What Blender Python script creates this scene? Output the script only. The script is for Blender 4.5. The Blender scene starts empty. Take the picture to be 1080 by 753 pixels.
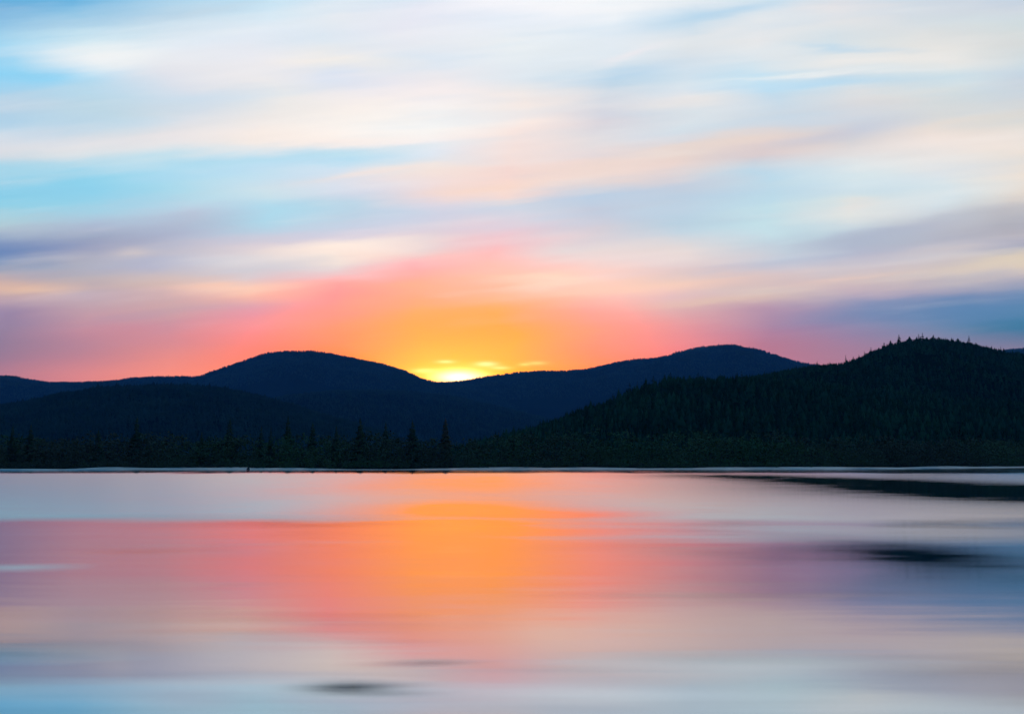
import bpy, math, random
import numpy as np

rng = np.random.default_rng(7)
random.seed(7)
scene = bpy.context.scene
col = scene.collection
R = math.radians

# ------------------------------------------------------------------ camera frame
F_PX = 1060.0            # focal length expressed in photograph pixels (1080 wide)
CAM_H = 4.0              # eye height over the water
HORIZON = 482.0          # photograph row of the true horizon
PITCH = math.atan((HORIZON - 376.5) / F_PX)


def uv(px, py):
    """photograph pixel -> slopes (x / y, z / y) of its viewing ray"""
    dx, dy = (px - 540.0) / F_PX, (376.5 - py) / F_PX
    y = math.cos(PITCH) - dy * math.sin(PITCH)
    z = math.sin(PITCH) + dy * math.cos(PITCH)
    return dx / y, z / y


def lin(c):
    out = []
    for v in c:
        v = v / 255.0
        out.append(v / 12.92 if v <= 0.04045 else ((v + 0.055) / 1.055) ** 2.4)
    return tuple(out)


# ------------------------------------------------------------------ node helpers
class NT:
    def __init__(self, tree):
        self.t = tree

    def node(self, kind, **kw):
        n = self.t.nodes.new(kind)
        for k, v in kw.items():
            setattr(n, k, v)
        return n

    def put(self, sock, v):
        if isinstance(v, bpy.types.NodeSocket):
            self.t.links.new(v, sock)
        elif v is not None:
            sock.default_value = v

    def m(self, op, a, b=None, c=None, clamp=False):
        n = self.node('ShaderNodeMath', operation=op, use_clamp=clamp)
        for i, v in enumerate((a, b, c)):
            if v is not None:
                self.put(n.inputs[i], v)
        return n.outputs[0]

    def mix(self, fac, a, b, blend='MIX'):
        n = self.node('ShaderNodeMix', data_type='RGBA', blend_type=blend, clamp_factor=True)
        self.put(n.inputs[0], fac)
        self.put(n.inputs[6], a if isinstance(a, bpy.types.NodeSocket) else (*a, 1))
        self.put(n.inputs[7], b if isinstance(b, bpy.types.NodeSocket) else (*b, 1))
        return n.outputs[2]

    def smooth(self, v, a, b, lo=0.0, hi=1.0, kind='SMOOTHSTEP'):
        n = self.node('ShaderNodeMapRange', interpolation_type=kind, clamp=True)
        self.put(n.inputs[0], v)
        n.inputs[1].default_value, n.inputs[2].default_value = a, b
        n.inputs[3].default_value, n.inputs[4].default_value = lo, hi
        return n.outputs[0]

    def xyz(self, x, y, z=0.0):
        n = self.node('ShaderNodeCombineXYZ')
        for i, v in enumerate((x, y, z)):
            self.put(n.inputs[i], v)
        return n.outputs[0]

    def noise(self, vec, scale=1.0, detail=3.0, rough=0.5):
        n = self.node('ShaderNodeTexNoise', noise_dimensions='3D')
        self.put(n.inputs['Vector'], vec)
        n.inputs['Scale'].default_value = scale
        n.inputs['Detail'].default_value = detail
        n.inputs['Roughness'].default_value = rough
        return n.outputs[0]

    def gauss(self, a, b):
        """exp(-(a^2+b^2))"""
        s = self.m('MULTIPLY_ADD', a, a, self.m('MULTIPLY', b, b))
        return self.m('POWER', math.e, self.m('MULTIPLY', s, -1.0))

    def ramp(self, fac, stops, interp='LINEAR'):
        n = self.node('ShaderNodeValToRGB')
        cr = n.color_ramp
        cr.interpolation = interp
        while len(cr.elements) > 1:
            cr.elements.remove(cr.elements[-1])
        for i, (p, c) in enumerate(stops):
            e = cr.elements[0] if i == 0 else cr.elements.new(p)
            e.position = p
            e.color = (*c, 1)
        self.put(n.inputs[0], fac)
        return n.outputs[0]


# ------------------------------------------------------------------ world: evening sky
SUN_PX = (482, 396)
su, sv = uv(*SUN_PX)
SUN_AZ = math.atan(su)
SUN_EL = R(3.75)                       # just sunk behind the saddle

XS = [0, 90, 180, 270, 360, 450, 540, 630, 720, 810, 900, 990, 1080]
SKY = {
 0:   [(88,168,214),(95,175,220),(165,208,232),(198,228,242),(225,235,242),(225,232,242),(240,243,248),(240,245,248),(225,234,240),(215,228,236),(222,224,228),(205,218,228),(200,212,224)],
 20:  [(130,185,222),(160,205,230),(200,222,235),(220,235,244),(230,235,240),(232,233,242),(232,238,246),(241,244,247),(200,222,236),(228,232,234),(228,228,228),(215,222,226),(210,220,222)],
 45:  [(160,212,238),(212,234,242),(225,235,243),(230,235,242),(222,232,240),(232,234,240),(235,240,242),(228,236,242),(225,230,232),(232,233,233),(215,226,231),(226,226,222),(216,219,217)],
 65:  [(150,212,242),(232,240,243),(232,234,238),(236,235,238),(245,238,232),(232,235,240),(230,237,241),(218,230,238),(215,226,234),(215,230,238),(230,232,231),(233,232,227),(210,221,225)],
 85:  [(145,212,243),(190,224,242),(225,228,235),(240,236,234),(232,232,240),(240,235,236),(226,233,238),(192,216,232),(212,227,236),(188,224,242),(206,223,232),(210,225,230),(203,214,223)],
 105: [(185,212,230),(190,217,230),(212,224,234),(238,235,231),(248,240,235),(252,242,238),(244,234,228),(215,219,226),(230,230,231),(198,222,236),(224,224,223),(221,222,217),(219,217,213)],
 130: [(180,212,232),(200,220,230),(228,228,230),(243,236,230),(250,242,234),(252,248,242),(251,234,225),(218,214,220),(215,226,232),(215,217,221),(208,212,220),(232,222,212),(226,222,214)],
 150: [(215,224,232),(228,228,230),(232,230,230),(246,236,228),(252,240,232),(248,242,240),(249,228,220),(228,222,222),(219,221,226),(234,212,202),(218,214,214),(244,230,220),(240,230,220)],
 165: [(222,224,226),(218,228,232),(190,224,236),(200,228,241),(190,226,242),(225,234,242),(247,226,218),(232,218,216),(235,215,206),(215,207,210),(228,224,222),(238,232,226),(240,228,214)],
 180: [(175,216,232),(160,216,236),(175,222,240),(195,228,242),(218,230,240),(248,232,222),(248,218,208),(240,218,208),(230,214,210),(192,218,232),(222,234,236),(232,234,232),(242,228,212)],
 205: [(140,208,232),(145,212,236),(180,222,236),(205,228,236),(212,222,235),(232,220,225),(249,219,208),(205,214,226),(194,209,224),(194,221,232),(215,230,233),(218,232,235),(230,220,208)],
 220: [(150,212,232),(168,212,230),(190,208,225),(180,222,238),(185,215,232),(215,215,228),(218,221,228),(196,206,222),(195,212,225),(195,226,234),(226,232,227),(208,222,228),(204,200,198)],
 235: [(178,205,215),(172,190,212),(178,192,212),(178,219,236),(200,212,228),(215,212,225),(225,212,221),(212,208,216),(188,214,228),(196,228,235),(205,219,225),(198,202,208),(183,184,190)],
 250: [(150,172,200),(160,172,195),(180,188,208),(203,207,221),(215,212,225),(220,210,218),(239,198,203),(220,212,216),(205,218,226),(198,226,234),(180,195,211),(180,185,198),(177,176,185)],
 265: [(120,148,190),(168,172,192),(188,190,204),(215,210,215),(250,235,220),(233,212,208),(250,193,189),(230,222,220),(228,220,216),(198,214,225),(182,187,204),(196,193,198),(180,182,192)],
 280: [(150,165,190),(175,178,190),(181,186,205),(209,212,218),(226,218,217),(252,182,180),(254,196,181),(240,215,208),(225,212,210),(202,206,216),(202,195,200),(206,198,194),(220,209,187)],
 295: [(210,184,170),(193,180,179),(210,191,183),(222,205,202),(255,172,167),(255,178,155),(255,200,170),(253,212,194),(243,212,193),(226,206,197),(208,194,192),(196,192,194),(180,178,188)],
 310: [(205,178,170),(187,172,183),(203,178,178),(246,196,171),(255,158,150),(255,175,130),(255,190,142),(254,198,174),(230,200,195),(218,204,194),(186,175,190),(146,156,185),(106,144,182)],
 325: [(160,142,169),(191,166,176),(204,170,171),(222,163,173),(255,156,140),(255,178,96),(255,180,86),(255,176,156),(222,188,183),(192,162,177),(142,150,185),(96,138,180),(80,138,175)],
 345: [(148,132,163),(194,148,163),(202,148,162),(243,150,150),(255,155,108),(255,176,58),(255,176,50),(255,163,136),(225,155,158),(174,134,164),(136,136,176),(104,137,176),(58,122,162)],
 370: [(147,124,154),(184,135,154),(224,145,143),(254,140,116),(255,150,70),(255,186,40),(255,181,34),(255,152,108),(235,136,137),(182,125,151),(163,130,161),(138,130,160),(128,128,160)],
 395: [(170,125,150),(215,140,145),(245,150,130),(255,140,100),(255,155,45),(255,200,30),(255,184,28),(255,150,80),(245,130,120),(190,125,148),(168,130,158),(145,130,160),(135,130,160)],
}
VMAX = 0.9

world = bpy.data.worlds.new('World')
scene.world = world
world.use_nodes = True
wt = world.node_tree
wt.nodes.clear()
N = NT(wt)
tc = N.node('ShaderNodeTexCoord')
sep = N.node('ShaderNodeSeparateXYZ')
wt.links.new(tc.outputs['Generated'], sep.inputs[0])
dx, dy, dz = sep.outputs
yc = N.m('MAXIMUM', dy, 0.12)
u0 = N.m('DIVIDE', dx, yc)
v0 = N.m('DIVIDE', dz, yc)
# streaked warp: long, gently climbing wisps
tilted = N.m('MULTIPLY_ADD', u0, -0.09, v0)
w1 = N.noise(N.xyz(N.m('MULTIPLY', u0, 3.0), N.m('MULTIPLY', tilted, 16.0), 1.7), 1.0, 4.0, 0.55)
w2 = N.noise(N.xyz(N.m('MULTIPLY', u0, 4.5), N.m('MULTIPLY', tilted, 34.0), 9.2), 1.0, 4.0, 0.6)
calm = N.smooth(v0, 0.08, 0.2, 0.35, 1.0)            # the glow by the horizon is smoother
u = N.m('MULTIPLY_ADD', N.m('MULTIPLY', N.m('SUBTRACT', w1, 0.5), calm), 0.16, u0)
v = N.m('MULTIPLY_ADD', N.m('MULTIPLY', N.m('SUBTRACT', w2, 0.5), calm), 0.030, v0)

vt = N.m('DIVIDE', v, VMAX)
sky = None
prev_u = None
for i, x in enumerate(XS):
    stops = []
    for y in sorted(SKY, reverse=True):
        stops.append((uv(x, y)[1] / VMAX, lin(SKY[y][i])))
    top = SKY[0][i]
    stops.append((0.57 / VMAX, lin(tuple(0.25 * a + 0.75 * b for a, b in zip(top, (105, 195, 230))))))
    stops.append((1.0, lin((40, 125, 200))))
    c = N.ramp(vt, stops, 'CARDINAL')
    uu = uv(x, 240)[0]
    sky = c if sky is None else N.mix(N.smooth(u, prev_u, uu, kind='SMOOTHERSTEP' if False else 'LINEAR'), sky, c)
    prev_u = uu


def streak(sky, px, py, lx, ly, ang, rgb, amount):
    """one soft wisp of cloud, fixed in the sky"""
    cu, cv = uv(px, py)
    a = R(ang)
    du, dv = N.m('SUBTRACT', u, cu), N.m('SUBTRACT', v, cv)
    ca, sa = math.cos(a), math.sin(a)
    along = N.m('MULTIPLY_ADD', du, ca, N.m('MULTIPLY', dv, sa))
    across = N.m('MULTIPLY_ADD', dv, ca, N.m('MULTIPLY', du, -sa))
    g = N.gauss(N.m('MULTIPLY', along, F_PX / lx), N.m('MULTIPLY', across, F_PX / ly))
    return N.mix(N.m('MULTIPLY', g, amount), sky, lin(rgb))


STREAKS = [
    (105, 62, 70, 12, 2, (244, 245, 244), 0.75), (30, 85, 45, 7, 2, (140, 210, 243), 0.6),
    (240, 168, 230, 5, 4, (172, 221, 240), 0.5), (420, 132, 90, 10, 4, (255, 251, 245), 0.6),
    (365, 64, 50, 4, 1, (253, 242, 230), 0.7), (345, 78, 26, 7, 6, (222, 230, 244), 0.6),
    (395, 182, 80, 5, 10, (252, 232, 220), 0.6), (505, 202, 70, 6, 4, (255, 220, 198), 0.6),
    (365, 262, 60, 7, 2, (255, 242, 226), 0.8), (255, 303, 70, 6, 3, (255, 212, 180), 0.6),
    (20, 305, 50, 6, 2, (240, 205, 168), 0.7), (5, 264, 75, 9, 1, (92, 128, 182), 0.7),
    (142, 268, 26, 6, 2, (214, 205, 200), 0.6), (70, 200, 130, 14, 2, (142, 212, 238), 0.4),
    (640, 78, 60, 8, 6, (180, 211, 233), 0.6), (755, 14, 80, 10, 12, (176, 211, 234), 0.7),
    (850, 92, 70, 8, 3, (168, 216, 243), 0.6), (905, 52, 50, 4, -4, (190, 217, 234), 0.7),
    (860, 78, 90, 3, 3, (240, 242, 240), 0.7), (920, 66, 90, 4, 2, (240, 236, 230), 0.6),
    (770, 30, 120, 8, 8, (238, 236, 234), 0.5), (650, 56, 30, 4, 20, (242, 236, 238), 0.6),
    (720, 108, 50, 7, 8, (240, 234, 228), 0.5), (770, 150, 120, 9, 10, (240, 218, 202), 0.6),
    (862, 142, 70, 9, 12, (200, 200, 212), 0.6), (600, 190, 130, 7, 6, (253, 224, 208), 0.5),
    (640, 207, 120, 6, 8, (184, 207, 228), 0.6), (920, 246, 120, 8, 8, (172, 182, 202), 0.6),
    (1050, 279, 90, 6, 6, (226, 214, 188), 0.6), (1000, 265, 60, 5, 6, (208, 202, 196), 0.4),
    (585, 297, 60, 5, 1, (255, 226, 196), 0.8), (690, 300, 110, 6, 4, (252, 216, 186), 0.6),
    (870, 294, 70, 3, 5, (228, 206, 194), 0.6), (775, 320, 60, 6, 4, (222, 202, 180), 0.6),
    (980, 328, 160, 13, 4, (88, 136, 182), 0.6), (1060, 342, 60, 8, 3, (44, 120, 160), 0.7),
    (470, 306, 70, 6, -3, (255, 190, 140), 0.4), (905, 215, 20, 4, 5, (238, 230, 220), 0.5),
    (110, 24, 80, 8, 6, (165, 202, 228), 0.4), (210, 12, 60, 6, 12, (200, 218, 230), 0.5),
]
for s in STREAKS:
    sky = streak(sky, *s)

# ragged gaps of clear blue and brighter shreds in the high cloud
gap = N.noise(N.xyz(N.m('MULTIPLY', u0, 3.2), N.m('MULTIPLY', tilted, 27.0), 21.0), 1.0, 3.0, 0.5)
sky = N.mix(N.m('MULTIPLY', N.smooth(gap, 0.50, 0.68), N.m('MULTIPLY', N.smooth(v0, 0.14, 0.24), 0.17)), sky, lin((170, 213, 240)))
shred = N.noise(N.xyz(N.m('MULTIPLY', u0, 4.1), N.m('MULTIPLY', tilted, 38.0), 33.0), 1.0, 3.5, 0.5)
sky = N.mix(N.m('MULTIPLY', N.smooth(shred, 0.50, 0.68), N.m('MULTIPLY', N.smooth(v0, 0.10, 0.2), 0.15)), sky, lin((252, 247, 242)))
mauve = N.noise(N.xyz(N.m('MULTIPLY', u0, 2.7), N.m('MULTIPLY', tilted, 33.0), 45.0), 1.0, 3.0, 0.5)
away = N.smooth(N.m('ABSOLUTE', N.m('ADD', u0, 0.05)), 0.12, 0.3)
low = N.m('MULTIPLY', N.smooth(v0, 0.10, 0.14), N.smooth(v0, 0.27, 0.2))
sky = N.mix(N.m('MULTIPLY', N.m('MULTIPLY', N.smooth(mauve, 0.5, 0.68), away), N.m('MULTIPLY', low, 0.2)), sky, lin((138, 150, 188)))
# fine wispy texture of the high cloud
fine = N.noise(N.xyz(N.m('MULTIPLY', u0, 7.0), N.m('MULTIPLY', tilted, 75.0), 4.0), 1.0, 5.0, 0.6)
wisp = N.m('MULTIPLY_ADD', N.m('MULTIPLY', N.m('SUBTRACT', fine, 0.5), calm), 0.10, 1.0)
sky = N.mix(1.0, sky, N.xyz(wisp, N.m('MULTIPLY_ADD', wisp, 0.85, 0.15), N.m('MULTIPLY_ADD', wisp, 0.7, 0.3)), 'MULTIPLY')

# brightness of the sky towards the horizon (the haze in front of it takes some of it away)
gain = N.ramp(N.m('DIVIDE', v0, VMAX), [(uv(540, 400)[1] / VMAX, (1.33, 1.04, 1.0)), (uv(540, 300)[1] / VMAX, (1.18, 1.07, 1.04)),
                                        (uv(540, 200)[1] / VMAX, (1.08, 1.07, 1.07)), (uv(540, 0)[1] / VMAX, (1.08, 1.08, 1.08))])
sky = N.mix(1.0, sky, gain, 'MULTIPLY')
sky = N.mix(N.smooth(v0, uv(540, 300)[1], uv(540, 400)[1]), sky, N.mix(1.0, sky, (0.0, 0.0, 0.035), 'SUBTRACT'))

# the low sun, the glow round it and the lit shreds of cloud just above the saddle
def glow(sky, px, py, lx, ly, add):
    cu, cv = uv(px, py)
    g = N.gauss(N.m('MULTIPLY', N.m('SUBTRACT', u0, cu), F_PX / lx), N.m('MULTIPLY', N.m('SUBTRACT', v0, cv), F_PX / ly))
    return N.mix(1.0, sky, N.mix(g, (0, 0, 0), add), 'ADD')


for a in [(486, 385, 165, 75, (0.65, 0.0, 0.0)), (484, 393, 80, 32, (0.45, 0.20, 0.0)), (484, 395, 40, 10, (0.6, 0.45, 0.03)),
          (484, 398, 22, 6.5, (2.2, 2.0, 1.4)),
          (470, 381.5, 9, 1.8, (.5, .42, .28)), (447, 391, 12, 2.4, (.5, .40, .22)), (513, 384, 11, 2.6, (.6, .55, .38)),
          (528, 388, 10, 1.8, (.5, .40, .22)), (553, 384.5, 6, 1.6, (.4, .32, .12)), (566, 383, 10, 2.0, (.4, .33, .13))]:
    sky = glow(sky, *a)

# the rest of the dome: dusk blue overhead and behind
dome = N.ramp(N.m('MULTIPLY_ADD', dz, 0.5, 0.5), [(0.0, (0.01, 0.045, 0.06)), (0.49, (0.025, 0.12, 0.19)), (0.56, (0.035, 0.17, 0.30)),
                                                  (0.7, (0.045, 0.22, 0.46)), (1.0, (0.05, 0.26, 0.56))])
front = N.smooth(dy, 0.2, 0.62)
sky = N.mix(front, dome, sky)
bg = N.node('ShaderNodeBackground')
N.put(bg.inputs[0], sky)
bg.inputs[1].default_value = 1.0
nishita = N.node('ShaderNodeTexSky', sky_type='NISHITA')
nishita.sun_disc = False
nishita.sun_elevation = max(SUN_EL, R(1))
nishita.sun_rotation = SUN_AZ
bg2 = N.node('ShaderNodeBackground')
N.put(bg2.inputs[0], nishita.outputs[0])
bg2.inputs[1].default_value = 0.05
mixs = N.node('ShaderNodeMixShader')
mixs.inputs[0].default_value = 0.96
wt.links.new(bg2.outputs[0], mixs.inputs[1])
wt.links.new(bg.outputs[0], mixs.inputs[2])
wo = N.node('ShaderNodeOutputWorld')
wt.links.new(mixs.outputs[0], wo.inputs[0])

# sun lamp, on the far side of the saddle
sl = bpy.data.lights.new('sun', 'SUN')
sl.energy = 2.0
sl.angle = R(0.5)
sl.color = (1.0, 0.62, 0.3)
so = bpy.data.objects.new('sun', sl)
col.objects.link(so)
so.location = (-200, 3000, 900)
so.rotation_euler = (R(90) - SUN_EL, 0, math.pi - SUN_AZ)


# ------------------------------------------------------------------ materials
def foliage_mat(name, a, b, scale, c=None):
    m = bpy.data.materials.new(name)
    m.use_nodes = True
    n = NT(m.node_tree)
    p = m.node_tree.nodes['Principled BSDF']
    g = n.node('ShaderNodeNewGeometry')
    f = n.noise(g.outputs['Position'], scale, 3.0, 0.6)
    colr = n.mix(n.smooth(f, 0.35, 0.65), a, b)
    if c:
        f2 = n.noise(g.outputs['Position'], scale * 0.17, 2.0, 0.5)
        colr = n.mix(n.smooth(f2, 0.42, 0.62), colr, c)
    at = n.node('ShaderNodeAttribute', attribute_name='shade')
    colr = n.mix(1.0, colr, n.xyz(at.outputs['Fac'], at.outputs['Fac'], at.outputs['Fac']), 'MULTIPLY')
    n.put(p.inputs['Base Color'], colr)
    p.inputs['Roughness'].default_value = 0.9
    p.inputs['Specular IOR Level'].default_value = 0.0
    return m


def solid_mat(name, a, b, scale, rough=0.85, bump=0.0):
    m = bpy.data.materials.new(name)
    m.use_nodes = True
    n = NT(m.node_tree)
    p = m.node_tree.nodes['Principled BSDF']
    g = n.node('ShaderNodeNewGeometry')
    f = n.noise(g.outputs['Position'], scale, 5.0, 0.6)
    n.put(p.inputs['Base Color'], n.mix(n.smooth(f, 0.35, 0.65), a, b))
    p.inputs['Roughness'].default_value = rough
    p.inputs['Specular IOR Level'].default_value = 0.0
    if bump:
        bn = n.node('ShaderNodeBump')
        bn.inputs['Strength'].default_value = 0.6
        bn.inputs['Distance'].default_value = bump
        n.put(bn.inputs['Height'], f)
        n.put(p.inputs['Normal'], bn.outputs[0])
    return m


M = {}
M['hill_soil'] = solid_mat('forest_floor', (0.005, 0.013, 0.008), (0.008, 0.016, 0.009), 0.02)
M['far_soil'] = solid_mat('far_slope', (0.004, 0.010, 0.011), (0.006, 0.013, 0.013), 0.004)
M['conifer'] = foliage_mat('conifer_needles', (0.012, 0.036, 0.022), (0.022, 0.050, 0.026), 0.015)
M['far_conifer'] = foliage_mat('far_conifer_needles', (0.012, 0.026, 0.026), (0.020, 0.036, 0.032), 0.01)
M['shore_leaf'] = foliage_mat('shore_leaves', (0.060, 0.085, 0.035), (0.100, 0.095, 0.045), 0.06, (0.085, 0.060, 0.038))
M['shore_conifer'] = foliage_mat('shore_conifer_needles', (0.035, 0.050, 0.026), (0.055, 0.055, 0.028), 0.1)
M['rusty_conifer'] = foliage_mat('rusty_conifer_needles', (0.12, 0.060, 0.035), (0.09, 0.060, 0.035), 0.3)
M['bark'] = solid_mat('bark', (0.06, 0.042, 0.03), (0.11, 0.085, 0.06), 3.0, 0.9, 0.03)
M['sand'] = solid_mat('glare_pale_sand', (0.12, 0.125, 0.12), (0.30, 0.28, 0.25), 0.12, 0.45)  # shore sand, its pale tone standing in for water glare along the shoreline
M['sand'].node_tree.nodes['Principled BSDF'].inputs['Specular IOR Level'].default_value = 0.5
M['soil'] = solid_mat('lakeside_soil', (0.014, 0.016, 0.010), (0.024, 0.024, 0.016), 0.05)
M['bed'] = solid_mat('lake_bed', (0.04, 0.05, 0.045), (0.07, 0.07, 0.06), 0.01)
M['rock'] = solid_mat('dark_rock', (0.03, 0.03, 0.03), (0.08, 0.075, 0.07), 2.5, 0.8, 0.05)


# ------------------------------------------------------------------ mesh helpers
def mesh_obj(name, verts, faces, mat, parent=None, shade=None, smooth=False):
    """verts (n,3); faces: (n,3) or (n,4) array or a list of such arrays"""
    me = bpy.data.meshes.new(name)
    fl = faces if isinstance(faces, list) else [faces]
    verts = np.asarray(verts, dtype=np.float32)
    me.vertices.add(len(verts))
    me.vertices.foreach_set('co', verts.ravel())
    idx = np.concatenate([np.asarray(f, dtype=np.int32).ravel() for f in fl])
    tot = np.concatenate([np.full(len(f), np.asarray(f).shape[1], dtype=np.int32) for f in fl])
    start = np.concatenate([[0], np.cumsum(tot)[:-1]]).astype(np.int32)
    me.loops.add(len(idx))
    me.loops.foreach_set('vertex_index', idx)
    me.polygons.add(len(tot))
    me.polygons.foreach_set('loop_start', start)
    me.polygons.foreach_set('loop_total', tot)
    if smooth:
        me.polygons.foreach_set('use_smooth', np.ones(len(tot), dtype=bool))
    at = me.attributes.new('shade', 'FLOAT', 'POINT')
    at.data.foreach_set('value', np.ones(len(verts), np.float32) if shade is None else np.asarray(shade, np.float32))
    me.update(calc_edges=True)
    me.materials.append(mat)
    o = bpy.data.objects.new(name, me)
    col.objects.link(o)
    o.parent = parent
    return o


def vnoise2(x, y, seed):
    """smooth value noise"""
    def h(i, j):
        n = (i * 374761393 + j * 668265263 + seed * 974711) & 0x7fffffff
        n = ((n ^ (n >> 13)) * 1274126177) & 0x7fffffff
        return ((n ^ (n >> 16)) & 0xffff) / 65535.0
    xi, yi = np.floor(x).astype(np.int64), np.floor(y).astype(np.int64)
    fx, fy = x - xi, y - yi
    fx, fy = fx * fx * (3 - 2 * fx), fy * fy * (3 - 2 * fy)
    return (h(xi, yi) * (1 - fx) + h(xi + 1, yi) * fx) * (1 - fy) + (h(xi, yi + 1) * (1 - fx) + h(xi + 1, yi + 1) * fx) * fy


def fbm(x, y, seed, octv=4):
    s, a, t = 0, 1.0, 0
    for k in range(octv):
        s = s + a * (vnoise2(x * 2 ** k, y * 2 ** k, seed + k) - 0.5)
        t += a
        a *= 0.5
    return s / t * 2


def conifer_tris(height, radius, whorls, per, r, droop=0.35, start=0.12, ragged=0.35, width=0.3):
    """needle sprays of one conifer: flat tapering branches in irregular whorls, plus a spire"""
    V, Fc = [], []
    for w in range(whorls):
        t = start + (0.97 - start) * (w + r.uniform(-.3, .3)) / whorls
        t = min(max(t, start), 0.98)
        z = height * t
        prof = (1 - t) ** 0.85 * (0.75 + 0.25 * min(1, (t - start) / 0.12 + 0.3))
        for k in range(per):
            if r.random() < 0.12:
                continue
            a = 2 * math.pi * (k + r.uniform(-.4, .4)) / per + w * 1.3
            L = radius * prof * (1 - ragged + r.random() * ragged * 1.5) + 0.02 * radius
            wd = L * width + 0.03 * radius
            c, s = math.cos(a), math.sin(a)
            zb = z + height * r.uniform(-.015, .015)
            zt = zb - L * droop * r.uniform(.4, 1.3)
            i = len(V)
            up = wd * 0.5
            V += [(0, 0, zb + up), (c * L * .55 - s * wd, s * L * .55 + c * wd, (zb + zt) / 2 + 0.1 * wd),
                  (c * L, s * L, zt), (c * L * .55 + s * wd, s * L * .55 - c * wd, (zb + zt) / 2 - 0.4 * wd)]
            Fc += [(i, i + 1, i + 2), (i, i + 2, i + 3)]
            j = len(V)                                   # hanging secondary spray
            V += [(c * L * .2, s * L * .2, zb), (c * L * .9, s * L * .9, zt + .1 * L), (c * L * .5, s * L * .5, (zb + zt) / 2 - wd * 1.1)]
            Fc += [(j, j + 1, j + 2)]
    i = len(V)
    q = radius * 0.07
    V += [(-q, 0, height * .88), (q, 0, height * .88), (0, 0, height), (0, -q, height * .88), (0, q, height * .88)]
    Fc += [(i, i + 1, i + 2), (i + 3, i + 4, i + 2)]
    return np.array(V, np.float32), np.array(Fc, np.int32)


def broadleaf_tris(height, radius, clumps, per, r, leaf=0.5, low=0.15):
    """leaf-sized quads (as tris) gathered in clumps through an uneven crown"""
    V, Fc = [], []
    for c in range(clumps):
        a = r.random() * 2 * math.pi
        zz = r.uniform(low, 0.92)
        rr = radius * math.sqrt(r.random()) * math.sin(math.pi * (0.15 + 0.8 * (zz - low) / (1 - low)) ** 0.8) * 0.95
        cx, cy, cz = rr * math.cos(a), rr * math.sin(a), zz * height
        cr = radius * r.uniform(.2, .42)
        for k in range(per):
            d = np.array([r.gauss(0, 1), r.gauss(0, 1), r.gauss(0, .75)])
            d *= cr * r.random() ** .4 / np.linalg.norm(d)
            p = np.array([cx, cy, cz]) + d
            p[2] = max(p[2], 0.05 * height)
            e1 = np.array([r.gauss(0, 1), r.gauss(0, 1), r.gauss(0, .6)])
            e1 *= leaf * r.uniform(.5, 1.1) / np.linalg.norm(e1)
            e2 = np.array([r.gauss(0, 1), r.gauss(0, 1), r.gauss(0, 1)])
            e2 *= leaf * r.uniform(.4, .8) / np.linalg.norm(e2)
            i = len(V)
            V += [p - e1, p + e2, p + e1, p - e2]
            Fc += [(i, i + 1, i + 2), (i, i + 2, i + 3)]
    return np.array(V, np.float32), np.array(Fc, np.int32)


def scatter(name, templates, pos, height, width, mat, seed, label=None, cat=None):
    """merge many copies of a few templates into one uncountable mass"""
    g = np.random.default_rng(seed)
    n = len(pos)
    pick = g.integers(0, len(templates), n)
    Vs, Fs, Sh, off = [], [], [], 0
    for k, (tv, tf) in enumerate(templates):
        ii = np.where(pick == k)[0]
        if not len(ii):
            continue
        a = g.random(len(ii)) * 2 * np.pi
        ca, sa = np.cos(a)[:, None], np.sin(a)[:, None]
        wx = width[ii][:, None]
        x = (tv[None, :, 0] * ca - tv[None, :, 1] * sa) * wx + pos[ii, 0][:, None]
        y = (tv[None, :, 0] * sa + tv[None, :, 1] * ca) * wx + pos[ii, 1][:, None]
        z = tv[None, :, 2] * height[ii][:, None] + pos[ii, 2][:, None]
        Vs.append(np.stack([x, y, z], -1).reshape(-1, 3))
        Fs.append((tf[None] + (np.arange(len(ii)) * len(tv))[:, None, None]).reshape(-1, 3) + off)
        sh = g.uniform(.85, 1.15, len(ii))
        Sh.append(np.repeat(sh, len(tv)))
        off += len(ii) * len(tv)
    o = mesh_obj(name, np.concatenate(Vs), np.concatenate(Fs), mat, shade=np.concatenate(Sh))
    o['kind'] = 'stuff'
    if label:
        o['label'] = label
        o['category'] = cat
    return o


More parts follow.
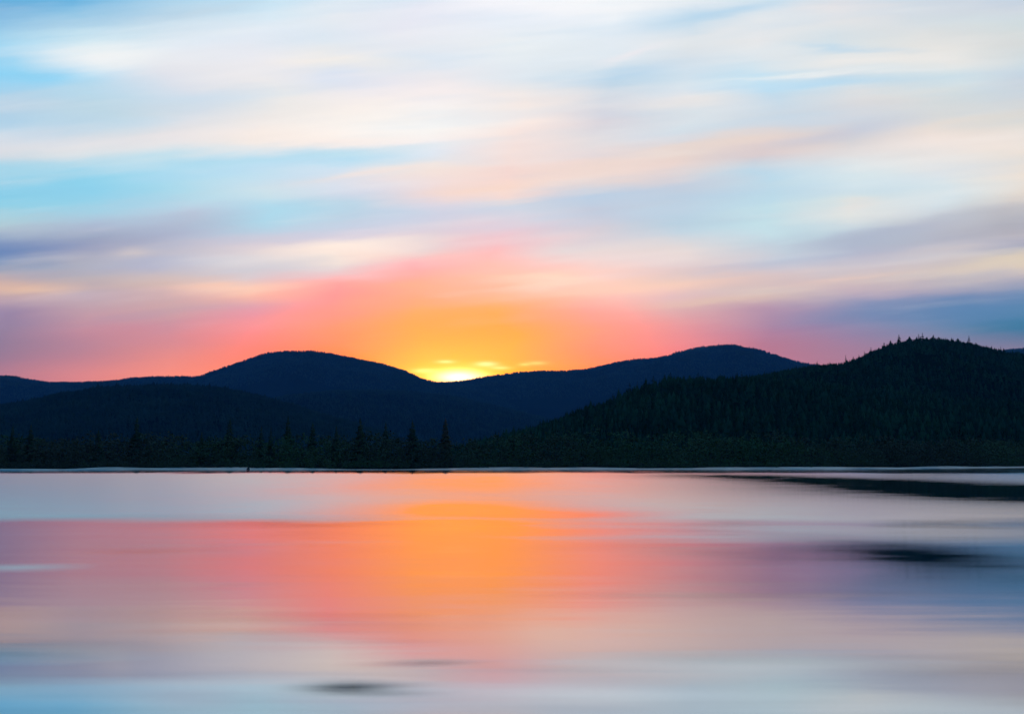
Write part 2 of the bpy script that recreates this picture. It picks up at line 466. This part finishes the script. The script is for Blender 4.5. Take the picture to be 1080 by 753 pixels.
# ------------------------------------------------------------------ hills
class Hill:
    def __init__(self, name, prof, dist, front, back, seed, mat, nu=240, nf=46, nb=14, rough=0.05, drop=0.0, foot=-6.0, wander=0.1):
        us = np.array([uv(a, b)[0] for a, b in prof])
        vs = np.array([uv(a, b)[1] for a, b in prof])
        u = np.linspace(us[0], us[-1], nu)
        v = np.interp(u, us, vs)
        k = np.array([1, 2, 3, 2, 1.]) / 9
        v = np.convolve(np.pad(v, 2, mode='edge'), k, 'valid')
        Yr = dist * (1 + wander * fbm(u * 4, u * 0 + seed, seed, 3))
        zr = CAM_H + v * Yr - drop
        t = np.concatenate([np.linspace(0, 1, nf), 1 + np.linspace(0, 1, nb + 1)[1:]])
        T, U = np.meshgrid(t, u)
        Y = np.where(T <= 1, Yr[:, None] - front * (1 - T), Yr[:, None] + back * (T - 1))
        g = np.where(T <= 1, np.sin(np.clip(T, 0, 1) * math.pi / 2) ** 1.25, np.cos((T - 1) * math.pi / 2) ** 1.2)
        X = U * Y
        s = max(front, back)
        nz = fbm(X / s * 5, Y / s * 5, seed + 11, 5)
        gul = np.abs(fbm(X / s * 3.2, Y / s * 1.5, seed + 23, 4))
        amp = np.sin(np.clip(T / 2, 0, 1) * math.pi)
        Z = zr[:, None] * g * (1 + rough * nz * amp * 1.5) - zr[:, None] * rough * 2.2 * gul * amp * (T < 1) * (1 - T) * 2
        # keep the outline of the ridge where it belongs
        vis = ((Z - CAM_H) / Y).max(1)
        want = (zr - CAM_H) / Yr
        Z = Z * np.where(vis > 1e-4, want / np.maximum(vis, 1e-4), 1)[:, None].clip(0.8, 1.2)
        Z = Z + foot * (1 - g)
        self.X, self.Y, self.Z, self.T, self.u, self.Yr = X, Y, Z, T, u, Yr
        ni, nj = X.shape
        idx = np.arange(ni * nj).reshape(ni, nj)
        f = np.stack([idx[:-1, :-1], idx[1:, :-1], idx[1:, 1:], idx[:-1, 1:]], -1).reshape(-1, 4)
        self.obj = mesh_obj(name, np.stack([X, Y, Z], -1).reshape(-1, 3), f, mat, smooth=True)
        self.obj['kind'] = 'structure'
        self.t = t

    def sample(self, n, seed, ulim=0.66, tmin=0.0, tmax=1.15):
        g = np.random.default_rng(seed)
        X, Y, Z = self.X, self.Y, self.Z
        cu = (np.abs(self.u[:-1]) < ulim)[:, None] & ((self.t[:-1] >= tmin) & (self.t[1:] <= tmax + .1))[None]
        area = np.abs((X[1:, :-1] - X[:-1, :-1]) * (Y[:-1, 1:] - Y[:-1, :-1])) * cu
        p = (area / area.sum()).ravel()
        c = g.choice(len(p), n, p=p)
        i, j = c // area.shape[1], c % area.shape[1]
        a, b = g.random(n), g.random(n)
        def bl(A):
            return (A[i, j] * (1 - a) + A[i + 1, j] * a) * (1 - b) + (A[i, j + 1] * (1 - a) + A[i + 1, j + 1] * a) * b
        return np.stack([bl(X), bl(Y), bl(Z)], -1)

    def ridge(self, px, py=None):
        """point on the crest under photograph column px"""
        uu = uv(px, 380)[0]
        j = int(np.argmin(np.abs(self.t - 1)))
        return np.array([np.interp(uu, self.u, A[:, j]) for A in (self.X, self.Y, self.Z)])


far_left = Hill('hill', [(-420, 392), (-300, 405), (-150, 394), (-60, 399), (0, 396), (15, 396), (27, 399), (48, 403), (80, 403), (115, 402), (130, 399), (150, 398), (160, 397),
                         (210, 397), (225, 391), (250, 383), (265, 377), (282, 372), (300, 370), (330, 370), (350, 373), (375, 378), (400, 383), (425, 390),
                         (445, 399), (457, 403), (480, 405), (520, 414), (560, 424), (640, 446)],
                8200, 2900, 1100, 3, M['far_soil'], wander=.05, nu=300, drop=8, rough=.10)
far_right = Hill('hill', [(380, 440), (420, 420), (445, 408), (462, 403), (480, 402.5), (496, 399.5), (520, 396), (545, 392.5), (570, 391), (600, 391), (620, 389), (640, 384),
                          (660, 380), (680, 378), (700, 376), (715, 371), (735, 366), (760, 363.5), (775, 363.5), (795, 367), (812, 372), (830, 378),
                          (847, 382.5), (870, 386), (920, 392), (980, 384), (1040, 372), (1064, 368.5), (1085, 367), (1160, 364), (1280, 372), (1400, 360), (1520, 380)],
                 8800, 3100, 900, 5, M['far_soil'], wander=.04, nu=300, drop=8, rough=.10)
mid_left = Hill('hill', [(-420, 405), (-300, 412), (-200, 425), (-100, 431), (0, 428), (25, 424.5), (50, 418), (80, 412), (110, 409), (140, 407), (170, 406), (200, 407), (230, 409), (255, 413),
                         (280, 419), (310, 427), (350, 440), (420, 460)],
                2500, 900, 700, 8, M['far_soil'], nu=220, drop=8)
mid_centre = Hill('hill', [(160, 446), (230, 434), (260, 427), (300, 417), (350, 412), (400, 411), (440, 413), (480, 418), (520, 427), (560, 437), (600, 446), (680, 456), (760, 470)],
                  5400, 2200, 1200, 12, M['far_soil'], nu=220, drop=8)
right_hill = Hill('hill', [(680, 425), (740, 404), (790, 397), (830, 389.5), (850, 386), (870, 384.5), (892, 382), (907, 376), (922, 369.5), (936, 363.5), (950, 359), (970, 357),
                           (992, 357.5), (1010, 359.5), (1025, 362), (1040, 366), (1060, 370), (1085, 373.5), (1150, 386), (1240, 384), (1350, 392), (1500, 386)],
                  1400, 560, 480, 15, M['hill_soil'], nu=260, drop=5.5)
near_hill = Hill('hill', [(470, 478), (520, 463), (560, 452), (585, 444), (610, 433), (640, 423), (660, 413), (690, 403), (715, 399.5), (750, 398), (790, 398), (830, 400), (880, 405), (950, 414), (1050, 424), (1200, 436), (1400, 440)],
                 900, 380, 300, 19, M['hill_soil'], nu=220, drop=6, foot=-3)

rr = random.Random(3)
tiny = [conifer_tris(1, 1, 3, 4, rr, width=.5, ragged=.3) for _ in range(6)]
small = [conifer_tris(1, 1, 6, 4, rr, width=.42) for _ in range(8)]


def cone_tris(r):
    """far conifer of a few pixels: two ragged skirts of branches"""
    V, Fc = [], []
    for z0, z1, rad in ((.04, .66, 1.0), (.4, 1.0, .62)):
        i = len(V)
        V.append((0, 0, z1))
        for k in range(6):
            a = k * math.pi / 3 + r.uniform(-.3, .3)
            q = rad * r.uniform(.7, 1.15)
            V.append((q * math.cos(a), q * math.sin(a), z0 + r.uniform(-.05, .08)))
        Fc += [(i, i + 1 + k, i + 1 + (k + 1) % 6) for k in range(6)]
    return np.array(V, np.float32), np.array(Fc, np.int32)


cones = [cone_tris(rr) for _ in range(10)]


def forest(hill, n, hmin, hmax, wr, tpl, mat, seed, label, tmin=0.05):
    g = np.random.default_rng(seed)
    p = hill.sample(n, seed, tmin=tmin)
    clump = fbm(p[:, 0] / 60, p[:, 1] / 60, seed + 3, 3)
    keep = clump > -0.55
    p, clump = p[keep], clump[keep]
    h = g.uniform(hmin, hmax, len(p)) * (1 + 0.3 * clump) * np.where(g.random(len(p)) < .06, 1.35, 1)
    p[:, 2] -= 0.3
    return scatter('forest', tpl, p, h, h * wr * g.uniform(.7, 1.3, len(p)), mat, seed + 1, label, 'forest')


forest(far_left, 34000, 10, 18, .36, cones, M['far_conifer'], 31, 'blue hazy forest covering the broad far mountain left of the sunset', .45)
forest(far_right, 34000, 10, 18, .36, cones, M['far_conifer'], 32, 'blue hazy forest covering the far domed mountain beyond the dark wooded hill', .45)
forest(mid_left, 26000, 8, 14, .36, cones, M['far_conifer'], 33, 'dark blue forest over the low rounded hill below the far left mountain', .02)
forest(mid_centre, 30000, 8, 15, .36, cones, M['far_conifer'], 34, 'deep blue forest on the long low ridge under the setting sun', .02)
forest(right_hill, 17000, 4, 8, .34, small + cones[:4], M['conifer'], 35, 'near black conifer forest covering the tall dark hill at the right edge')
forest(near_hill, 11000, 5, 10, .3, small + cones[:4], M['conifer'], 36, 'dark conifer forest on the low spur sloping down to the lake centre')

# ------------------------------------------------------------------ ground, lake shore, water
def grid(name, xs, ys, zf, mat, kind='structure', smooth=True):
    X, Y = np.meshgrid(xs, ys, indexing='ij')
    Z = zf(X, Y)
    idx = np.arange(X.size).reshape(X.shape)
    f = np.stack([idx[:-1, :-1], idx[1:, :-1], idx[1:, 1:], idx[:-1, 1:]], -1).reshape(-1, 4)
    o = mesh_obj(name, np.stack([X, Y, Z], -1).reshape(-1, 3), f, mat, smooth=smooth)
    o['kind'] = kind
    return o


def shore_y(x):
    """the far waterline"""
    x = np.asarray(x, float)
    return 322 + 5 * np.sin(x / 47.0) + 3 * np.sin(x / 19.0 + 1) + 250 * np.clip((x - 40) / 330, 0, 1.3) ** 1.7 + 60 * np.clip((-x - 260) / 400, 0, 2) ** 1.5


grid('ground', np.linspace(-12300, 12300, 40), np.linspace(-1200, 10100, 40), lambda X, Y: -3.0 + 0 * X, M['bed'])

def bank_z(d):
    return np.interp(d, [-14, 0, 6, 12, 24, 120, 700], [-2.5, 0.0, 0.45, 0.7, 1.1, 3.0, 6.0])


xs = np.linspace(-1500, 1500, 900)
ds = np.concatenate([[-14, -6, -2, 0], np.linspace(1.5, 24, 12), [32, 45, 70, 120, 220, 400, 700]])
Xg, Dg = np.meshgrid(xs, ds, indexing='ij')
Yg = shore_y(Xg) + Dg
bank = bank_z(Dg) * np.where(Dg > 0, 0.72 + 0.8 * fbm(Xg / 26, Xg * 0 + 3, 77, 4), 1)
Zg = bank + 0.12 * fbm(Xg / 9, Yg / 9, 5, 3) * np.clip(Dg / 4, 0, 1)
idx = np.arange(Xg.size).reshape(Xg.shape)
fg = np.stack([idx[:-1, :-1], idx[1:, :-1], idx[1:, 1:], idx[:-1, 1:]], -1)
P = np.stack([Xg, Yg, Zg], -1).reshape(-1, 3)
nb_ = 8
def sub(name, sl, mat):
    f = fg[:, sl].reshape(-1, 4)
    used, inv = np.unique(f, return_inverse=True)
    o = mesh_obj(name, P[used], inv.reshape(f.shape), mat, smooth=True)
    o['kind'] = 'structure'
sub('beach', slice(0, 8), M['sand'])
sub('land', slice(8, None), M['soil'])

# low sand spits lying off the right-hand shore
def spit(x0, x1, y0, y1, w, h, seed):
    n = 60
    t = np.linspace(0, 1, n)
    cx, cy = x0 + (x1 - x0) * t, y0 + (y1 - y0) * t + 2 * np.sin(t * 9 + seed)
    wd = w * np.sin(np.pi * t) ** .6 * (0.8 + 0.3 * np.sin(t * 17 + seed)) + .05
    rows = []
    for k, (o, z) in enumerate([(-1, -.3), (-.6, h * .6), (0, h), (.6, h * .6), (1, -.3)]):
        rows.append(np.stack([cx, cy + o * wd, np.full(n, z) * np.where(z > 0, np.sin(np.pi * t) ** .5, 1)], -1))
    A = np.stack(rows, 1)
    idx = np.arange(n * 5).reshape(n, 5)
    f = np.stack([idx[:-1, :-1], idx[1:, :-1], idx[1:, 1:], idx[:-1, 1:]], -1).reshape(-1, 4)
    o = mesh_obj('shore', A.reshape(-1, 3), f, M['sand'], smooth=True)
    o['kind'] = 'structure'
spit(72, 150, 338, 352, 7, 0.55, 1)
spit(120, 235, 420, 405, 8, 0.5, 4)
spit(-190, -118, 300, 306, 6, 0.5, 2)


def water_material():
    m = bpy.data.materials.new('lake_water')
    m.use_nodes = True
    t = m.node_tree
    t.nodes.clear()
    n = NT(t)
    g = n.node('ShaderNodeNewGeometry')
    s = n.node('ShaderNodeSeparateXYZ')
    t.links.new(g.outputs['Position'], s.inputs[0])
    X, Y = s.outputs[0], s.outputs[1]
    # wind lanes: distance on a log scale, bent by slow noise
    lnY = n.m('LOGARITHM', n.m('MAXIMUM', Y, 4.0), math.e)
    wob = n.noise(n.xyz(n.m('MULTIPLY', X, 0.055), n.m('MULTIPLY', lnY, 2.2), 0.0), 1.0, 2.0, 0.5)
    wob2 = n.noise(n.xyz(n.m('MULTIPLY', X, 0.10), n.m('MULTIPLY', lnY, 9.0), 3.0), 1.0, 3.0, 0.55)
    L = n.m('ADD', lnY, n.m('MULTIPLY_ADD', n.m('SUBTRACT', wob, 0.5), 0.17, n.m('MULTIPLY', n.m('SUBTRACT', wob2, 0.5), 0.05)))

    def lw(wy):
        return math.log(CAM_H * F_PX / (wy - HORIZON))
    l0, l1 = lw(900), lw(486)
    ft = n.smooth(L, l0, l1, kind='LINEAR')

    def along(stops):
        """a value that changes with distance over the lake"""
        return n.ramp(ft, [((lw(w) - l0) / (l1 - l0), (a, a, a)) for w, a in stops], 'LINEAR')

    def patch(px, wy, lx, ly):
        """an elongated gust patch lying on the water"""
        Yc = CAM_H * F_PX / (wy - HORIZON)
        Xc = (px - 540) / F_PX * Yc
        a = n.m('MULTIPLY', n.m('SUBTRACT', X, Xc), 1 / (lx / F_PX * Yc))
        b = n.m('MULTIPLY', n.m('SUBTRACT', L, math.log(Yc)), 1 / (ly / (wy - HORIZON)))
        return n.gauss(a, b)

    rip = n.noise(n.xyz(n.m('MULTIPLY', X, 0.12), n.m('MULTIPLY', lnY, 22.0), 7.0), 1.0, 4.0, 0.6)
    rip = n.m('SUBTRACT', rip, 0.5)
    tilt1 = n.m('MULTIPLY_ADD', rip, 0.018, along([(900, .004), (753, .004), (660, .002), (600, .010), (575, .022), (550, .027), (530, .042), (505, .060), (498, .062)]))
    tilt2 = n.m('MULTIPLY_ADD', rip, 0.012, n.m('ADD', n.smooth(X, -4.0, 22.0, .085, .066), n.smooth(Y, 28.0, 20.0, 0.0, .022)))
    tilt3 = n.m('MULTIPLY', along([(900, .10), (753, .098), (700, .085), (660, .05), (600, .006), (560, .0), (490, .0)]), -1.0)
    # share of ruffled facets (reflecting the higher sky) and of dark ones (reflecting the hills)
    w2 = along([(900, 0), (551, 0), (545, .95), (530, 1), (502, 1), (499.5, .9), (498.2, 0), (490, 0)])
    for px, wy, lx, ly, k in [(490, 537, 130, 12, -1.0), (620, 541, 90, 5, -.5), (500, 510, 150, 12, -.85), (560, 502, 200, 4, -.3),
                              (930, 558, 230, 10, .8), (700, 566, 150, 3, .35), (20, 596, 60, 3.5, .75), (330, 574, 170, 3.5, .10),
                              (600, 552, 120, 4, .35), (10, 738, 250, 20, 1.0), (372, 714, 60, 6, .9), (455, 691, 50, 3.5, .3), (230, 712, 190, 10, .5), (800, 692, 150, 10, .7), (930, 742, 300, 14, .85), (660, 722, 190, 11, .6), (0, 678, 140, 10, .5)]:
        w2 = n.m('MULTIPLY_ADD', patch(px, wy, lx, ly), k, w2)
    w2 = n.m('MULTIPLY_ADD', rip, 0.25, w2)
    w2 = n.m('MULTIPLY', w2, n.smooth(w2, 0.02, 0.15), clamp=True)
    w3 = along([(900, 0), (499.3, 0), (497.8, .95), (490, 1)])
    for px, wy, lx, ly, k in [(1040, 518, 190, 12, 1.2), (770, 502, 80, 2.6, .9), (880, 507, 90, 3.0, .8), (960, 582, 95, 15, 1.0),
                              (850, 581, 110, 8, .15), (150, 580, 55, 2.0, .4), (372, 713, 50, 5.5, .75), (425, 717, 45, 3, .22), (405, 709, 50, 3, .25),
                              (455, 690, 46, 2.8, .5), (300, 552, 150, 4, .14), (1060, 514, 190, 18, .45), (770, 687, 140, 8, .2), (10, 674, 150, 11, .42), (930, 606, 230, 17, .28),
                              (40, 592, 190, 22, .20), (760, 578, 120, 7, .14), (1010, 700, 120, 8, .18), (230, 545, 260, 4, .10)]:
        w3 = n.m('MULTIPLY_ADD', patch(px, wy, lx, ly), k, w3)
    swell = n.noise(n.xyz(n.m('MULTIPLY', X, 0.07), n.m('MULTIPLY', lnY, 8.0), 11.0), 1.0, 3.0, 0.5)
    w3 = n.m('MULTIPLY_ADD', n.m('MULTIPLY', n.smooth(swell, 0.48, 0.70), n.smooth(Y, 70.0, 30.0)), 0.12, w3)
    w3 = n.m('MULTIPLY', w3, n.m('MULTIPLY_ADD', rip, 1.3, 0.95), clamp=True)

    def gloss(tilt, colour, rough):
        nrm = n.node('ShaderNodeVectorMath', operation='NORMALIZE')
        t.links.new(n.xyz(0.0, n.m('MULTIPLY', tilt, -1.0), 1.0), nrm.inputs[0])
        gl = n.node('ShaderNodeBsdfGlossy', distribution='BECKMANN')
        n.put(gl.inputs['Color'], colour if isinstance(colour, bpy.types.NodeSocket) else (*colour, 1))
        gl.inputs['Roughness'].default_value = rough
        t.links.new(nrm.outputs[0], gl.inputs['Normal'])
        return gl.outputs[0]

    def blend(f, a, b):
        mx = n.node('ShaderNodeMixShader')
        n.put(mx.inputs[0], f)
        t.links.new(a, mx.inputs[1])
        t.links.new(b, mx.inputs[2])
        return mx.outputs[0]

    # reflection brightness put into the ruffled tint: dimmer far out, brighter near the eye
    gloss_tint = n.mix(n.smooth(Y, 40.0, 22.0), (0.72, 0.73, 0.74), (0.95, 0.96, 0.97))
    sh = blend(w2, gloss(tilt1, (0.83, 0.83, 0.85), 0.078), gloss(tilt2, gloss_tint, 0.12))
    sh = blend(w3, sh, gloss(tilt3, (0.9, 0.92, 0.92), 0.09))
    df = n.node('ShaderNodeBsdfDiffuse')
    df.inputs['Color'].default_value = (0.010, 0.045, 0.060, 1)
    fr = n.node('ShaderNodeFresnel')
    fr.inputs['IOR'].default_value = 1.33
    fac = n.smooth(fr.outputs[0], 0.2, 0.9, 0.74, 0.96, 'LINEAR')
    mx = n.node('ShaderNodeMixShader')
    n.put(mx.inputs[0], fac)
    t.links.new(df.outputs[0], mx.inputs[1])
    t.links.new(sh, mx.inputs[2])
    out = n.node('ShaderNodeOutputMaterial')
    t.links.new(mx.outputs[0], out.inputs[0])
    return m


grid('water', np.linspace(-1500, 1500, 30), np.concatenate([np.linspace(-600, 0, 5), np.linspace(20, 900, 30)]), lambda X, Y: 0 * X, water_material())

# ------------------------------------------------------------------ lakeside woodland
broad = [broadleaf_tris(1, .42, 11, 9, rr, leaf=.055, low=.1) for _ in range(10)]
bush = [broadleaf_tris(1, .8, 7, 8, rr, leaf=.12, low=.05) for _ in range(6)]
shoretree = [conifer_tris(1, 1, 10, 6, rr, width=.3) for _ in range(6)]


def on_shore(n, d0, d1, seed, xlim=420):
    g = np.random.default_rng(seed)
    x = g.uniform(-xlim, xlim * 1.15, n)
    d = d0 + (d1 - d0) * g.random(n)
    return np.stack([x, shore_y(x) + d, bank_z(d) - .15], -1), d


p, d = on_shore(2100, 15, 75, 41)
g = np.random.default_rng(42)
h = (8.0 + 5.0 * g.random(len(p))) * (0.85 + 0.35 * fbm(p[:, 0] / 25, p[:, 1] / 40, 6, 3)) * np.interp(d, [16, 30, 75], [.6, .9, 1.1])
scatter('woodland', broad, p, h, h * g.uniform(.8, 1.3, len(p)), M['shore_leaf'], 43, 'dark olive and brown thicket of low broadleaf trees along the far shore', 'woodland')
p, d = on_shore(1700, 8, 24, 44)
h = g.uniform(1.0, 3.0, len(p))
scatter('undergrowth', bush, p, h, h * g.uniform(.8, 1.4, len(p)), M['shore_leaf'], 45, 'low dark bushes fringing the pale waterline', 'undergrowth')
p, d = on_shore(260, 70, 150, 46)
h = g.uniform(5, 9, len(p))
scatter('woodland', shoretree, p, h, h * g.uniform(.17, .26, len(p)), M['shore_conifer'], 47, 'dark spruce wood massed behind the lakeside thicket', 'woodland')


# ------------------------------------------------------------------ single trees one can tell apart
def trunk_mesh(h, r0):
    V, Fc = [], []
    n, k = 8, 7
    for i in range(k):
        t = i / (k - 1)
        rad = r0 * (1 - t) ** .8 + .01
        for j in range(n):
            a = 2 * math.pi * j / n
            V.append((rad * math.cos(a) + .04 * h * .1 * math.sin(3 * t), rad * math.sin(a), t * h * .97 - .4 * (i == 0)))
    for i in range(k - 1):
        for j in range(n):
            Fc.append((i * n + j, i * n + (j + 1) % n, (i + 1) * n + (j + 1) % n, (i + 1) * n + j))
    return np.array(V), np.array(Fc)


def tree(name, label, base, height, width, mat, group, seed, whorls=16, per=7, start=.1, ragged=.4, lean=0, broadleaf=False):
    r = random.Random(seed)
    e = bpy.data.objects.new(name, None)
    e.empty_display_size = 1
    col.objects.link(e)
    e.location = base
    e.rotation_euler = (0, R(lean), r.random() * 6.28 if not lean else 0)
    e['label'], e['category'], e['group'] = label, 'tree', group
    tv, tf = trunk_mesh(height, height * .02)
    mesh_obj('trunk', tv, tf, M['bark'], e, smooth=True)
    if broadleaf:
        v, f = broadleaf_tris(height, width / 2, 26, 26, r, leaf=.035 * height, low=.25)
    else:
        v, f = conifer_tris(height, width / 2, whorls, per, r, start=start, ragged=ragged, width=.24)
    sh = np.array([r.uniform(.75, 1.25) for _ in range(len(v))])
    mesh_obj('crown', v, f, mat, e, shade=sh)
    return e


def shore_tree(px, top, wpx, label, mat='shore_conifer', d=40, **kw):
    """tree standing d metres behind the waterline, under photograph column px, reaching row top"""
    uu, vv = uv(px, top)
    Y = 360.0
    for _ in range(30):
        Y = float(shore_y(uu * Y)) + d
    z0 = float(bank_z(d)) - .1
    hgt = CAM_H + vv * Y - z0
    wid = 1.25 * wpx / F_PX * Y
    kw.setdefault('whorls', 20)
    kw.setdefault('per', 9)
    return tree(kw.pop('name', 'spruce_tree'), label, (uu * Y, Y, z0), hgt, wid, M[mat], 'conifers standing above the lakeside thicket', int(px * 13), **kw)


shore_tree(14, 447, 15, 'dark spruce nearest the left edge of the lakeside wood', d=46)
shore_tree(33, 446, 17, 'bushy spruce beside the one at the left edge of the wood', d=42, ragged=.5)
shore_tree(104, 452, 16, 'short dim spruce alone on the low stretch of wood at left', d=44)
shore_tree(145, 438, 20, 'tall ragged spruce standing alone before the low rounded blue hill', d=46, ragged=.55)
shore_tree(156, 455, 8, 'little thin spruce tucked beside the tall ragged lone one', d=34)
shore_tree(213, 454, 14, 'small blunt spruce left of the broad pair of dark crowns', d=40)
shore_tree(243, 440, 20, 'broad dark spruce rising where the lakeside wood starts to climb', d=46, ragged=.45)
shore_tree(276, 447, 12, 'narrow dark spruce between the broad one and the tall spire', d=42)
shore_tree(286, 448, 11, 'thin spruce hard against the left side of the tall spire', d=38)
shore_tree(304, 437, 17, 'tall pointed spruce spire highest in its clump above the thicket', d=48)
shore_tree(330, 444, 18, 'stout spruce right of the tall pointed spire', d=44, ragged=.5)
shore_tree(355, 448, 14, 'short spruce in the gap left of the four spaced conifers', d=42)
shore_tree(380, 440, 22, 'dark pyramid spruce, first of four spaced conifers below the sunset', d=46)
shore_tree(407, 444, 15, 'slim dim spruce, second of four spaced conifers below the sunset', d=50)
shore_tree(435, 442, 21, 'wide round topped spruce, third of four spaced conifers below the sunset', d=46, ragged=.55)
shore_tree(470, 440, 21, 'reddish brown pyramid spruce, last of four spaced conifers under the sun', mat='rusty_conifer', d=44)


def ridge_tree(hill, px, top, wpx, label, group, **kw):
    b = hill.ridge(px)
    vv = uv(px, top)[1]
    hgt = CAM_H + vv * b[1] - b[2] + .5
    b[2] -= .5
    kw.setdefault('whorls', 9)
    kw.setdefault('per', 6)
    return tree(kw.pop('name', 'pine_tree'), label, tuple(b), max(hgt, 8), 1.7 * wpx / F_PX * b[1], M['conifer'], group, int(px * 7 + 1), **kw)


RG = 'pines silhouetted along the crest of the dark hill'
for px, top, w, lab, kw in [
    (862, 380, 4, 'tiny pine on the low saddle where the dark hill meets the blue one', {}),
    (892, 374, 4, 'lone thin pine on the lower left crest, set apart from the others', dict(start=.4)),
    (900, 375.5, 5, 'small pine just uphill of the lone thin crest pine', {}),
    (906, 374, 7, 'bushy small pine starting the climb of the crest line', {}),
    (912, 370, 4, 'upright thin pine at the foot of the steep crest line', dict(start=.3)),
    (919, 366, 6, 'ragged pine on the steep left part of the crest', {}),
    (933, 361, 6, 'slim pine halfway up the steep left crest', {}),
    (940, 358.5, 8, 'wide pine just below the left shoulder of the hilltop', {}),
    (949, 352.5, 6, 'tall pine marking the left shoulder of the hilltop', dict(start=.2)),
    (960, 354.5, 10, 'rounded pine between the shoulder tree and the summit pair', dict(ragged=.6)),
    (970, 352, 6, 'left tree of the pair on the very summit', {}),
    (974, 350.5, 6, 'right and taller tree of the pair on the very summit', dict(start=.3)),
    (983, 352.5, 8, 'flat topped open pine leaning out just right of the summit pair', dict(start=.5, lean=14, ragged=.7)),
    (991, 355, 8, 'low bushy pine right of the leaning summit tree', {}),
    (1011, 356.5, 9, 'broad low pine midway along the gently falling right crest', {}),
    (1023, 353.5, 5, 'tall straight pine standing clear on the right crest', dict(start=.25)),
    (1030, 361, 8, 'rounded pine at the foot of the tall straight crest pine', {}),
    (1041, 364, 8, 'small wide pine where the right crest drops away', {}),
    (1056, 365, 5, 'last small pine at the right end of the crest line', {}),
]:
    ridge_tree(right_hill, px, top, w, lab, RG, **kw)
NG = 'pines rising from the edge of the low wooded spur'
for px, top, w, lab, kw in [
    (626, 424, 7, 'small pine low on the sloping edge of the wooded spur', {}),
    (646, 414, 7, 'pine midway up the sloping edge of the wooded spur', {}),
    (664, 403, 8, 'taller pine where the spur edge steepens', {}),
    (672, 401, 5, 'thin pine beside the taller one on the spur edge', {}),
    (689, 395.5, 9, 'dark pine at the corner where the spur levels off', {}),
    (707, 392, 9, 'stout pine first on the level top of the spur', {}),
    (736, 392, 8, 'middling pine on the level top of the spur', {}),
    (782, 391, 7, 'pine on the spur top below the far blue dome', {}),
    (806, 391, 7, 'slender pine at the far end of the level spur top', {}),
]:
    ridge_tree(near_hill, px, top, w, lab, NG, **kw)

# ------------------------------------------------------------------ boulder at the waterline
def boulder(px, wpx, hpx, label, d=1.0):
    uu = uv(px, 482)[0]
    Y = 330.0
    for _ in range(20):
        Y = float(shore_y(uu * Y)) + d
    import bmesh
    bm = bmesh.new()
    bmesh.ops.create_icosphere(bm, subdivisions=4, radius=1)
    for v in bm.verts:
        c = v.co
        k = 1 + .22 * math.sin(3.1 * c.x + 1) * math.cos(2.7 * c.y) + .12 * math.sin(7 * c.z + 4 * c.x) + .06 * math.sin(13 * c.y + 9 * c.z)
        v.co = (c.x * k * wpx / F_PX * Y / 2, c.y * k * wpx / F_PX * Y / 2.4, c.z * k * hpx / F_PX * Y / 1.6)
    me = bpy.data.meshes.new('boulder')
    bm.to_mesh(me)
    bm.free()
    at = me.attributes.new('shade', 'FLOAT', 'POINT')
    me.materials.append(M['rock'])
    o = bpy.data.objects.new('boulder', me)
    col.objects.link(o)
    o.location = (uu * Y, Y, .25)
    o['label'], o['category'] = label, 'boulder'


boulder(262, 3.4, 2.6, 'small dark boulder on the pale waterline at the far shore')

# ------------------------------------------------------------------ haze
HZ = 1.0
me = bpy.data.meshes.new('haze')
a, b = (-12500, -1500, -5), (12500, 10200, 1010)
vs = [(x, y, z) for x in (a[0], b[0]) for y in (a[1], b[1]) for z in (a[2], b[2])]
me.from_pydata(vs, [], [(0, 1, 3, 2), (4, 6, 7, 5), (0, 4, 5, 1), (2, 3, 7, 6), (0, 2, 6, 4), (1, 5, 7, 3)])
hz = bpy.data.objects.new('haze', me)
col.objects.link(hz)
hz['kind'] = 'stuff'
hm = bpy.data.materials.new('evening_haze')
hm.use_nodes = True
hm.node_tree.nodes.clear()
n = NT(hm.node_tree)
pv = n.node('ShaderNodeVolumePrincipled')
pv.inputs['Color'].default_value = (0.09, 0.38, 0.95, 1)
pv.inputs['Density'].default_value = 2.3e-5
pv.inputs['Anisotropy'].default_value = 0.45
out = n.node('ShaderNodeOutputMaterial')
hm.node_tree.links.new(pv.outputs[0], out.inputs['Volume'])
me.materials.append(hm)

# ------------------------------------------------------------------ camera and render
cd = bpy.data.cameras.new('camera')
cd.sensor_width = 36
cd.lens = 36 * F_PX / 1080
cd.clip_start = 0.1
cd.clip_end = 40000
co = bpy.data.objects.new('camera', cd)
col.objects.link(co)
co.location = (0, 0, CAM_H)
co.rotation_euler = (math.pi / 2 + PITCH, 0, 0)
scene.camera = co
scene.render.engine = 'CYCLES'
scene.cycles.use_denoising = True
scene.cycles.max_bounces = 6
scene.cycles.volume_bounces = 1
scene.cycles.sample_clamp_indirect = 4
scene.view_settings.view_transform = 'Standard'
scene.view_settings.look = 'None'
scene.view_settings.exposure = 0
scene.view_settings.gamma = 1
scene.view_settings.use_curve_mapping = False
